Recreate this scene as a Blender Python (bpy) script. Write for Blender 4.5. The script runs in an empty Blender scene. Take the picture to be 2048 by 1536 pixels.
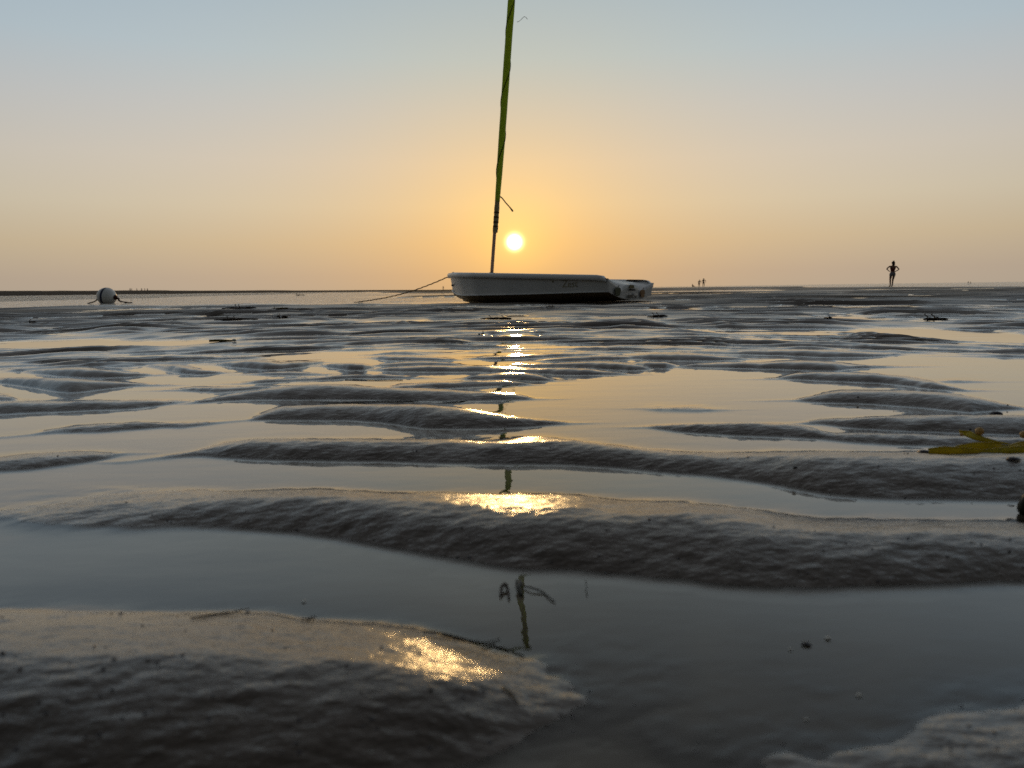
import bpy, bmesh, math, random
import numpy as np
from mathutils import Vector, Matrix
R = math.radians
scene = bpy.context.scene
col = scene.collection

# ------------------------------------------------------------------ camera
CAM_H, FPX, PITCH, ROLL = 0.215, 1500.0, math.atan(190.5 / 1500.0), R(0.77)
cam_data = bpy.data.cameras.new('camera')
cam_data.sensor_width = 36.0
cam_data.lens = FPX / 2048 * 36.0
cam_data.clip_start, cam_data.clip_end = 0.02, 40000
cam_data.dof.use_dof = True
cam_data.dof.focus_distance = 2.6
cam_data.dof.aperture_fstop = 8.5
cam = bpy.data.objects.new('camera', cam_data)
col.objects.link(cam)
scene.camera = cam
cam.location = (0, 0, CAM_H)
FW = Vector((0, math.cos(PITCH), -math.sin(PITCH)))
RT0, UP0 = Vector((1, 0, 0)), Vector((0, math.sin(PITCH), math.cos(PITCH)))
RT = RT0 * math.cos(ROLL) - UP0 * math.sin(ROLL)      # clockwise roll: the horizon climbs to the right
UP = UP0 * math.cos(ROLL) + RT0 * math.sin(ROLL)
cam.rotation_mode = 'QUATERNION'
cam.rotation_quaternion = Matrix((RT, UP, -FW)).transposed().to_quaternion()

def ray(px, py):
    return FW + RT * ((px - 1024) / FPX) - UP * ((py - 768) / FPX)
def on_ground(px, py, z=0.0):
    d = ray(px, py); k = (z - CAM_H) / d.z
    return Vector((d.x * k, d.y * k, z))
def at_range(px, py, dist):
    d = ray(px, py); k = dist / math.hypot(d.x, d.y)
    return Vector((d.x * k, d.y * k, CAM_H + d.z * k))

# ------------------------------------------------------------------ sky and sun
SUN_DIR = ray(1029, 484).normalized()
SUN_EL = math.asin(SUN_DIR.z)
SUN_AZ = math.atan2(SUN_DIR.x, SUN_DIR.y)
world = bpy.data.worlds.new('World')
scene.world = world
world.use_nodes = True
wn, wl = world.node_tree.nodes, world.node_tree.links
wn.clear()
def wmath(op, a, b=None, clamp=False):
    n = wn.new('ShaderNodeMath'); n.operation = op; n.use_clamp = clamp
    for i, v in enumerate((a, b)):
        if v is None: continue
        if isinstance(v, (int, float)): n.inputs[i].default_value = v
        else: wl.new(v, n.inputs[i])
    return n.outputs[0]
def wcol(fac, colour):
    n = wn.new('ShaderNodeVectorMath'); n.operation = 'SCALE'
    n.inputs[0].default_value = colour
    wl.new(fac, n.inputs['Scale'])
    return n.outputs[0]
def wadd(a, b):
    n = wn.new('ShaderNodeVectorMath'); n.operation = 'ADD'
    wl.new(a, n.inputs[0]); wl.new(b, n.inputs[1])
    return n.outputs[0]
tc = wn.new('ShaderNodeTexCoord')
nrm = wn.new('ShaderNodeVectorMath'); nrm.operation = 'NORMALIZE'
wl.new(tc.outputs['Generated'], nrm.inputs[0])
sep = wn.new('ShaderNodeSeparateXYZ'); wl.new(nrm.outputs[0], sep.inputs[0])
elev = wmath('DIVIDE', wmath('ARCSINE', sep.outputs['Z']), math.pi / 2)
elev = wmath('MAXIMUM', elev, 0.0)
ramp = wn.new('ShaderNodeValToRGB'); wl.new(elev, ramp.inputs[0])
ramp.color_ramp.interpolation = 'LINEAR'
stops = [(0.0, (0.453, 0.392, 0.305)), (1.1, (0.468, 0.398, 0.305)), (3.4, (0.557, 0.472, 0.322)), (6.1, (0.60, 0.553, 0.424)), (9.1, (0.592, 0.572, 0.497)), (12.8, (0.52, 0.560, 0.560)),
         (16.2, (0.442, 0.550, 0.605)), (21, (0.372, 0.492, 0.582)), (30, (0.345, 0.398, 0.430)), (50, (0.245, 0.256, 0.262)), (90, (0.15, 0.157, 0.162))]
els = ramp.color_ramp.elements
while len(els) < len(stops): els.new(0.5)
for e, (a, c) in zip(els, stops):
    e.position = a / 90.0; e.color = (*c, 1)
dot = wn.new('ShaderNodeVectorMath'); dot.operation = 'DOT_PRODUCT'
wl.new(nrm.outputs[0], dot.inputs[0]); dot.inputs[1].default_value = SUN_DIR
cosg = dot.outputs['Value']
gam = wmath('MULTIPLY', wmath('ARCCOSINE', wmath('MINIMUM', cosg, 1.0)), 180 / math.pi)   # degrees from the sun
# the sky away from the sun is dimmer: smooth all the way round
back = wmath('ADD', wmath('MULTIPLY', wmath('POWER', wmath('ADD', wmath('MULTIPLY', cosg, 0.5), 0.5), 2.0), 0.90), 0.12)
sc_ = wn.new('ShaderNodeVectorMath'); sc_.operation = 'SCALE'
wl.new(ramp.outputs[0], sc_.inputs[0]); wl.new(back, sc_.inputs['Scale'])
def glow(width, colour, power=1.0):
    g = wmath('DIVIDE', gam, width)
    if power != 1.0: g = wmath('POWER', g, power)
    return wcol(wmath('EXPONENT', wmath('MULTIPLY', g, -1.0)), colour)
def falloff(width): return wmath('EXPONENT', wmath('MULTIPLY', wmath('DIVIDE', gam, width), -1.0))
# the low sun warms the air around it: more red, less blue, the nearer the stronger
tint = wn.new('ShaderNodeCombineXYZ')
wl.new(wmath('ADD', wmath('MULTIPLY', falloff(7.0), 0.62), 1.0), tint.inputs[0])
wl.new(wmath('ADD', wmath('ADD', wmath('MULTIPLY', falloff(30.0), -0.16), wmath('MULTIPLY', falloff(5.5), 0.20)), 1.0), tint.inputs[1])
wl.new(wmath('ADD', wmath('MULTIPLY', falloff(16.0), -0.58), 1.0), tint.inputs[2])
warm = wn.new('ShaderNodeVectorMath'); warm.operation = 'MULTIPLY'
wl.new(sc_.outputs[0], warm.inputs[0]); wl.new(tint.outputs[0], warm.inputs[1])
total = wadd(warm.outputs[0], glow(1.9, (0.24, 0.20, 0.06)))
total = wadd(total, glow(0.235, (60.0, 46.0, 20.0), 1.4))
sky = wn.new('ShaderNodeTexSky'); sky.sky_type = 'NISHITA'; sky.sun_disc = False
sky.sun_elevation = SUN_EL; sky.sun_rotation = SUN_AZ
sky.air_density, sky.dust_density, sky.ozone_density = 1.0, 2.0, 2.0
nsk = wn.new('ShaderNodeVectorMath'); nsk.operation = 'SCALE'
wl.new(sky.outputs[0], nsk.inputs[0]); nsk.inputs['Scale'].default_value = 0.003
total = wadd(total, nsk.outputs[0])
bg = wn.new('ShaderNodeBackground'); wl.new(total, bg.inputs['Color']); bg.inputs['Strength'].default_value = 1.0
wo = wn.new('ShaderNodeOutputWorld'); wl.new(bg.outputs[0], wo.inputs[0])

sun_data = bpy.data.lights.new('sun', 'SUN')
sun_data.energy, sun_data.angle, sun_data.color = 0.24, R(0.8), (1.0, 0.62, 0.25)
sun = bpy.data.objects.new('sun', sun_data); col.objects.link(sun)
sun.rotation_euler = (-SUN_DIR).to_track_quat('-Z', 'Y').to_euler()

scene.view_settings.view_transform = 'Standard'
scene.view_settings.look = 'None'
scene.view_settings.exposure = 0.12
scene.view_settings.gamma = 1.0
scene.view_settings.use_curve_mapping = False
scene.render.engine = 'CYCLES'
scene.cycles.max_bounces = 8
scene.cycles.transparent_max_bounces = 12
scene.cycles.sample_clamp_indirect = 6.0
scene.cycles.use_denoising = False
scene.cycles.caustics_reflective = False
scene.cycles.blur_glossy = 0.3

# ------------------------------------------------------------------ helpers
rng = random.Random(7)
def tag(o, label=None, cat=None, group=None, kind=None):
    for k, v in (('label', label), ('category', cat), ('group', group), ('kind', kind)):
        if v: o[k] = v
    return o
def mesh_obj(name, verts, faces, m=None, parent=None, smooth=True):
    me = bpy.data.meshes.new(name)
    me.from_pydata([tuple(v) for v in verts], [], [tuple(f) for f in faces])
    if smooth: me.polygons.foreach_set('use_smooth', [True] * len(me.polygons))
    me.update()
    o = bpy.data.objects.new(name, me); col.objects.link(o)
    if m: me.materials.append(m)
    if parent: o.parent = parent
    return o
def empty(name, loc=(0, 0, 0)):
    o = bpy.data.objects.new(name, None); col.objects.link(o); o.location = loc
    return o
def fix_normals(o):
    bm = bmesh.new(); bm.from_mesh(o.data)
    bmesh.ops.recalc_face_normals(bm, faces=bm.faces)
    bm.to_mesh(o.data); bm.free()
    return o
def tube(pts, rad, sides=8, cap=True):
    """verts, faces of a round tube along pts; rad a number or a list"""
    pts = [Vector(p) for p in pts]; n = len(pts)
    rads = [rad] * n if isinstance(rad, (int, float)) else list(rad)
    V, F = [], []
    t0 = (pts[1] - pts[0]).normalized()
    ref = Vector((0, 0, 1)) if abs(t0.z) < 0.9 else Vector((1, 0, 0))
    u = t0.cross(ref).normalized()
    for i, p in enumerate(pts):
        t = (pts[min(i + 1, n - 1)] - pts[max(i - 1, 0)]).normalized()
        u = (u - t * u.dot(t)).normalized(); w = t.cross(u)
        for k in range(sides):
            a = 2 * math.pi * k / sides
            V.append(p + (u * math.cos(a) + w * math.sin(a)) * rads[i])
    for i in range(n - 1):
        for k in range(sides):
            a, b = i * sides + k, i * sides + (k + 1) % sides
            F.append((a, b, b + sides, a + sides))
    if cap:
        F.append(tuple(range(sides - 1, -1, -1))); F.append(tuple((n - 1) * sides + k for k in range(sides)))
    return V, F
def merge(parts):
    V, F = [], []
    for v, f in parts:
        k = len(V); V += list(v); F += [tuple(i + k for i in q) for q in f]
    return V, F
def spline(pts, n):
    """Catmull-Rom through pts"""
    P = [Vector(p) for p in pts]; P = [P[0] * 2 - P[1]] + P + [P[-1] * 2 - P[-2]]
    out = []; m = len(P) - 3
    for i in range(n):
        t = i / (n - 1) * m; k = min(int(t), m - 1); t -= k
        a, b, c, d = P[k:k + 4]
        out.append(0.5 * ((2 * b) + (c - a) * t + (2 * a - 5 * b + 4 * c - d) * t * t + (3 * b - a - 3 * c + d) * t ** 3))
    return out

# ------------------------------------------------------------------ materials
def material(name, base, rough=0.5, spec=0.5, vary=0.0, vscale=5.0, bump=0.0, bscale=50.0, trans=0.0, metallic=0.0):
    m = bpy.data.materials.new(name); m.use_nodes = True
    nt = m.node_tree; N, L = nt.nodes, nt.links
    b = N['Principled BSDF']
    b.inputs['Base Color'].default_value = (*base, 1)
    b.inputs['Roughness'].default_value = rough
    b.inputs['Specular IOR Level'].default_value = spec
    b.inputs['Metallic'].default_value = metallic
    t = N.new('ShaderNodeTexCoord')
    if vary:
        nz = N.new('ShaderNodeTexNoise'); nz.inputs['Scale'].default_value = vscale; nz.inputs['Detail'].default_value = 5
        L.new(t.outputs['Object'], nz.inputs['Vector'])
        mx = N.new('ShaderNodeMix'); mx.data_type = 'RGBA'
        mx.inputs[6].default_value = (*[c * (1 - vary) for c in base], 1)
        mx.inputs[7].default_value = (*[min(1, c * (1 + vary)) for c in base], 1)
        L.new(nz.outputs['Fac'], mx.inputs[0]); L.new(mx.outputs[2], b.inputs['Base Color'])
        colour = mx.outputs[2]
    if bump:
        nz = N.new('ShaderNodeTexNoise'); nz.inputs['Scale'].default_value = bscale; nz.inputs['Detail'].default_value = 4
        L.new(t.outputs['Object'], nz.inputs['Vector'])
        bp = N.new('ShaderNodeBump'); bp.inputs['Distance'].default_value = bump
        L.new(nz.outputs['Fac'], bp.inputs['Height']); L.new(bp.outputs[0], b.inputs['Normal'])
    if trans:
        tr = N.new('ShaderNodeBsdfTranslucent'); tr.inputs[0].default_value = (*[min(1, c * 1.6) for c in base], 1)
        if vary: L.new(colour, tr.inputs[0])
        mxs = N.new('ShaderNodeMixShader'); mxs.inputs[0].default_value = trans
        L.new(b.outputs[0], mxs.inputs[1]); L.new(tr.outputs[0], mxs.inputs[2])
        L.new(mxs.outputs[0], N['Material Output'].inputs[0])
    return m
M = {}
M['hull'] = material('white_gelcoat', (0.74, 0.74, 0.745), 0.32, 0.5, 0.10, 3.0)
M['bottom'] = material('shaded_hull_bottom', (0.62, 0.50, 0.34), 0.5, 0.4, 0.3, 6.0)  # shade under the white hull put into a darker brown base colour
M['mast'] = material('glare_toned_mast', (0.64, 0.41, 0.29), 0.4, 0.5, 0.2, 8.0)  # reddish lens glare over the bare mast put into its base colour
M['sail'] = material('green_sailcloth', (0.72, 0.93, 0.13), 0.7, 0.2, 0.12, 4.0, 0.003, 14.0, trans=0.6)
M['tack'] = material('stained_sail_tack', (0.60, 0.50, 0.27), 0.7, 0.2, 0.25, 12.0, 0.003, 30.0, trans=0.2)
M['cord'] = material('black_cord', (0.012, 0.010, 0.010), 0.7, 0.2)
M['rope'] = material('brown_rope', (0.13, 0.075, 0.03), 0.85, 0.2, 0.3, 90.0)
M['palerope'] = material('pale_rope', (0.42, 0.34, 0.22), 0.85, 0.2)
M['pepper_green'] = material('dark_green_print', (0.035, 0.05, 0.012), 0.5, 0.3, 0.3, 30.0)
M['pepper_red'] = material('orange_print', (0.30, 0.16, 0.06), 0.5, 0.3, 0.25, 30.0)
M['sticker'] = material('olive_sticker', (0.16, 0.13, 0.04), 0.5, 0.3, 0.4, 40.0)
M['greysticker'] = material('grey_sticker', (0.09, 0.085, 0.07), 0.5, 0.3, 0.3, 40.0)
M['letter'] = material('ochre_lettering', (0.36, 0.33, 0.22), 0.5, 0.3)
M['buoy'] = material('white_buoy_plastic', (0.80, 0.81, 0.82), 0.35, 0.5, 0.12, 8.0)
M['blue'] = material('navy_stripe', (0.010, 0.018, 0.075), 0.4, 0.5)
M['rust'] = material('rusty_iron', (0.075, 0.022, 0.014), 0.75, 0.3, 0.5, 40.0, 0.002, 60.0)
M['wetrope'] = material('dark_wet_rope', (0.022, 0.016, 0.012), 0.7, 0.4)
M['kelp'] = material('olive_kelp', (0.62, 0.54, 0.04), 0.35, 0.5, 0.35, 60.0, 0.0006, 220.0, trans=0.6)
M['bladder'] = material('pale_kelp_bladder', (0.62, 0.45, 0.20), 0.3, 0.5, 0.25, 120.0, trans=0.45)
M['weed'] = material('brown_weed', (0.045, 0.022, 0.008), 0.5, 0.5, 0.4, 60.0, trans=0.2)
M['yellowweed'] = material('yellow_weed', (0.20, 0.14, 0.015), 0.5, 0.5, 0.3, 40.0, trans=0.3)
M['darkweed'] = material('black_green_weed', (0.016, 0.016, 0.006), 0.5, 0.5, 0.4, 300.0)
M['shell'] = material('white_shell', (0.72, 0.70, 0.64), 0.4, 0.5, 0.15, 300.0)
M['slate'] = material('dark_shell', (0.035, 0.033, 0.045), 0.4, 0.5, 0.3, 200.0)
M['skin'] = material('skin', (0.30, 0.15, 0.10), 0.55, 0.4)
M['hair'] = material('dark_hair', (0.03, 0.016, 0.010), 0.6, 0.3)
M['maroon'] = material('maroon_top', (0.16, 0.022, 0.022), 0.8, 0.2)
M['grey'] = material('grey_shorts', (0.26, 0.25, 0.28), 0.8, 0.2)
M['dark'] = material('dark_clothing', (0.020, 0.013, 0.010), 0.8, 0.2)
M['wine'] = material('wine_clothing', (0.075, 0.022, 0.025), 0.8, 0.2)

def sand_material():
    m = bpy.data.materials.new('wet_sand'); m.use_nodes = True
    nt = m.node_tree; N, L = nt.nodes, nt.links
    b = N['Principled BSDF']
    g = N.new('ShaderNodeNewGeometry')
    sp = N.new('ShaderNodeSeparateXYZ'); L.new(g.outputs['Position'], sp.inputs[0])
    def noise(scale, detail=4, rough=0.55, vec=None):
        n = N.new('ShaderNodeTexNoise'); n.inputs['Scale'].default_value = scale; n.inputs['Detail'].default_value = detail
        n.inputs['Roughness'].default_value = rough
        L.new(vec or g.outputs['Position'], n.inputs['Vector']); return n.outputs['Fac']
    # colour: grains, blotches
    big, fine = noise(9.0, 6), noise(900.0, 2)
    c1 = N.new('ShaderNodeMix'); c1.data_type = 'RGBA'
    c1.inputs[6].default_value = (0.028, 0.0175, 0.0095, 1); c1.inputs[7].default_value = (0.070, 0.045, 0.025, 1)
    L.new(big, c1.inputs[0])
    c2 = N.new('ShaderNodeMix'); c2.data_type = 'RGBA'; c2.blend_type = 'MULTIPLY'
    r2 = N.new('ShaderNodeMapRange'); r2.inputs[1].default_value = 0.3; r2.inputs[2].default_value = 0.7
    r2.inputs[3].default_value = 0.55; r2.inputs[4].default_value = 1.3; L.new(fine, r2.inputs[0])
    c2.inputs[0].default_value = 1.0
    L.new(c1.outputs[2], c2.inputs[6]); L.new(r2.outputs[0], c2.inputs[7])
    L.new(c2.outputs[2], b.inputs['Base Color'])
    # the wetter the lower: a film of water close to the pools
    wet = N.new('ShaderNodeMapRange'); wet.inputs[1].default_value = 0.0015; wet.inputs[2].default_value = 0.016
    wet.inputs[3].default_value = 0.05; wet.inputs[4].default_value = 0.19; L.new(sp.outputs['Z'], wet.inputs[0])
    ra = N.new('ShaderNodeMath'); ra.operation = 'MULTIPLY_ADD'
    L.new(noise(35.0, 3), ra.inputs[0]); ra.inputs[1].default_value = 0.08; L.new(wet.outputs[0], ra.inputs[2])
    dr = N.new('ShaderNodeAttribute'); dr.attribute_name = 'drained'
    N_DR = lambda: dr.outputs['Fac']
    rd = N.new('ShaderNodeMix'); rd.data_type = 'FLOAT'
    L.new(dr.outputs['Fac'], rd.inputs[0]); L.new(ra.outputs[0], rd.inputs[2]); rd.inputs[3].default_value = 0.85
    L.new(rd.outputs[0], b.inputs['Roughness'])
    sd = N.new('ShaderNodeMapRange'); L.new(dr.outputs['Fac'], sd.inputs[0]); sd.inputs[3].default_value = 0.60; sd.inputs[4].default_value = 0.08
    L.new(sd.outputs[0], b.inputs['Specular IOR Level'])
    b.inputs['IOR'].default_value = 1.5
    cw = N.new('ShaderNodeMapRange'); L.new(N_DR(), cw.inputs[0]); cw.inputs[3].default_value = 0.50; cw.inputs[4].default_value = 0.0
    L.new(cw.outputs[0], b.inputs['Coat Weight'])          # film of water on the sand, thinner where it has drained
    b.inputs['Coat Roughness'].default_value = 0.36
    b.inputs['Coat IOR'].default_value = 1.38
    # relief: grains and small lumps, elongated across the ripples
    mp = N.new('ShaderNodeMapping'); L.new(g.outputs['Position'], mp.inputs[0])
    mp.inputs['Scale'].default_value = (0.45, 1.0, 1.0); mp.inputs['Rotation'].default_value = (0, 0, R(-28))
    n1, n2 = noise(420.0, 2, 0.55), noise(105.0, 3, 0.55, mp.outputs[0])
    st = N.new('ShaderNodeMapRange'); st.inputs[1].default_value = 0.0; st.inputs[2].default_value = 0.003
    st.inputs[3].default_value = 0.07; st.inputs[4].default_value = 1.0; L.new(sp.outputs['Z'], st.inputs[0])
    rl = N.new('ShaderNodeAttribute'); rl.attribute_name = 'graininess'
    sm_ = N.new('ShaderNodeMath'); sm_.operation = 'MULTIPLY'; L.new(st.outputs[0], sm_.inputs[0]); L.new(rl.outputs['Fac'], sm_.inputs[1])
    st = sm_
    b1 = N.new('ShaderNodeBump'); b1.inputs['Distance'].default_value = 0.00042
    L.new(n1, b1.inputs['Height']); L.new(st.outputs[0], b1.inputs['Strength'])
    b2 = N.new('ShaderNodeBump'); b2.inputs['Distance'].default_value = 0.0026
    L.new(n2, b2.inputs['Height']); L.new(st.outputs[0], b2.inputs['Strength']); L.new(b1.outputs[0], b2.inputs['Normal'])
    L.new(b2.outputs[0], b.inputs['Normal'])
    return m
def water_material(name, tint, chop_attr=True, wave=0.0):
    m = bpy.data.materials.new(name); m.use_nodes = True
    nt = m.node_tree; N, L = nt.nodes, nt.links; N.clear()
    out = N.new('ShaderNodeOutputMaterial')
    gl = N.new('ShaderNodeBsdfGlossy'); gl.inputs['Roughness'].default_value = 0.0 if not wave else 0.08
    tr = N.new('ShaderNodeBsdfTransparent'); tr.inputs[0].default_value = (*tint, 1)
    fr = N.new('ShaderNodeFresnel'); fr.inputs[0].default_value = 1.34
    g = N.new('ShaderNodeNewGeometry')
    def noise(scale, sc):
        mp = N.new('ShaderNodeMapping'); mp.inputs['Scale'].default_value = sc; L.new(g.outputs['Position'], mp.inputs[0])
        n = N.new('ShaderNodeTexNoise'); n.inputs['Scale'].default_value = scale; n.inputs['Detail'].default_value = 3
        L.new(mp.outputs[0], n.inputs['Vector']); return n.outputs['Fac']
    b1 = N.new('ShaderNodeBump'); b1.inputs['Distance'].default_value = 0.00045 if not wave else wave
    L.new(noise(16.0 if not wave else 2.0, (0.45, 1.0, 1.0)), b1.inputs['Height'])
    nrm_out = b1.outputs[0]
    if chop_attr:
        at = N.new('ShaderNodeAttribute'); at.attribute_name = 'chop'
        b2 = N.new('ShaderNodeBump'); b2.inputs['Distance'].default_value = 0.06
        L.new(noise(7.0, (0.5, 1.0, 1.0)), b2.inputs['Height']); L.new(at.outputs['Fac'], b2.inputs['Strength'])
        L.new(b1.outputs[0], b2.inputs['Normal']); nrm_out = b2.outputs[0]
    L.new(nrm_out, gl.inputs['Normal']); L.new(nrm_out, fr.inputs['Normal'])
    df = N.new('ShaderNodeBsdfDiffuse'); df.inputs[0].default_value = (0.56, 0.465, 0.33, 1)     # silt in the water
    sl = N.new('ShaderNodeMixShader'); da = N.new('ShaderNodeAttribute'); da.attribute_name = 'silt'; L.new(da.outputs['Fac'], sl.inputs[0])
    L.new(tr.outputs[0], sl.inputs[1]); L.new(df.outputs[0], sl.inputs[2])
    mx = N.new('ShaderNodeMixShader')
    pw = N.new('ShaderNodeMath'); pw.operation = 'MULTIPLY'; pw.use_clamp = True; L.new(fr.outputs[0], pw.inputs[0]); pw.inputs[1].default_value = 1.5
    L.new(pw.outputs[0], mx.inputs[0]); L.new(sl.outputs[0], mx.inputs[1]); L.new(gl.outputs[0], mx.inputs[2])
    L.new(mx.outputs[0], out.inputs[0])
    return m
M['sand'] = sand_material()
M['water'] = water_material('still_pool_water', (0.90, 0.93, 0.90))
M['sea'] = material('sea_water', (0.03, 0.045, 0.05), 0.28, 0.5, 0, 1, 0.25, 0.8)

# ------------------------------------------------------------------ noise on arrays
def _hash(ix, iy, seed):
    h = (ix.astype(np.int64) * 374761393 + iy.astype(np.int64) * 668265263 + seed * 974634217) & 0x7fffffff
    h = ((h ^ (h >> 13)) * 1274126177) & 0x7fffffff
    h = h ^ (h >> 16)
    return (h & 0xffff) / 65535.0
def vnoise(x, y, seed=0):
    ix, iy = np.floor(x), np.floor(y); fx, fy = x - ix, y - iy
    fx = fx * fx * fx * (fx * (fx * 6 - 15) + 10); fy = fy * fy * fy * (fy * (fy * 6 - 15) + 10)
    a, b = _hash(ix, iy, seed), _hash(ix + 1, iy, seed)
    c, d = _hash(ix, iy + 1, seed), _hash(ix + 1, iy + 1, seed)
    return ((a + (b - a) * fx) * (1 - fy) + (c + (d - c) * fx) * fy) * 2 - 1
def fbm(x, y, seed=0, octv=3):
    s, a, t = 0, 1.0, 0
    for k in range(octv):
        s = s + a * vnoise(x * 2 ** k + 17.3 * k, y * 2 ** k - 9.1 * k, seed + k); t += a; a *= 0.5
    return s / t
def sstep(a, b, x):
    t = np.clip((x - a) / (b - a), 0, 1); return t * t * (3 - 2 * t)

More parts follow.
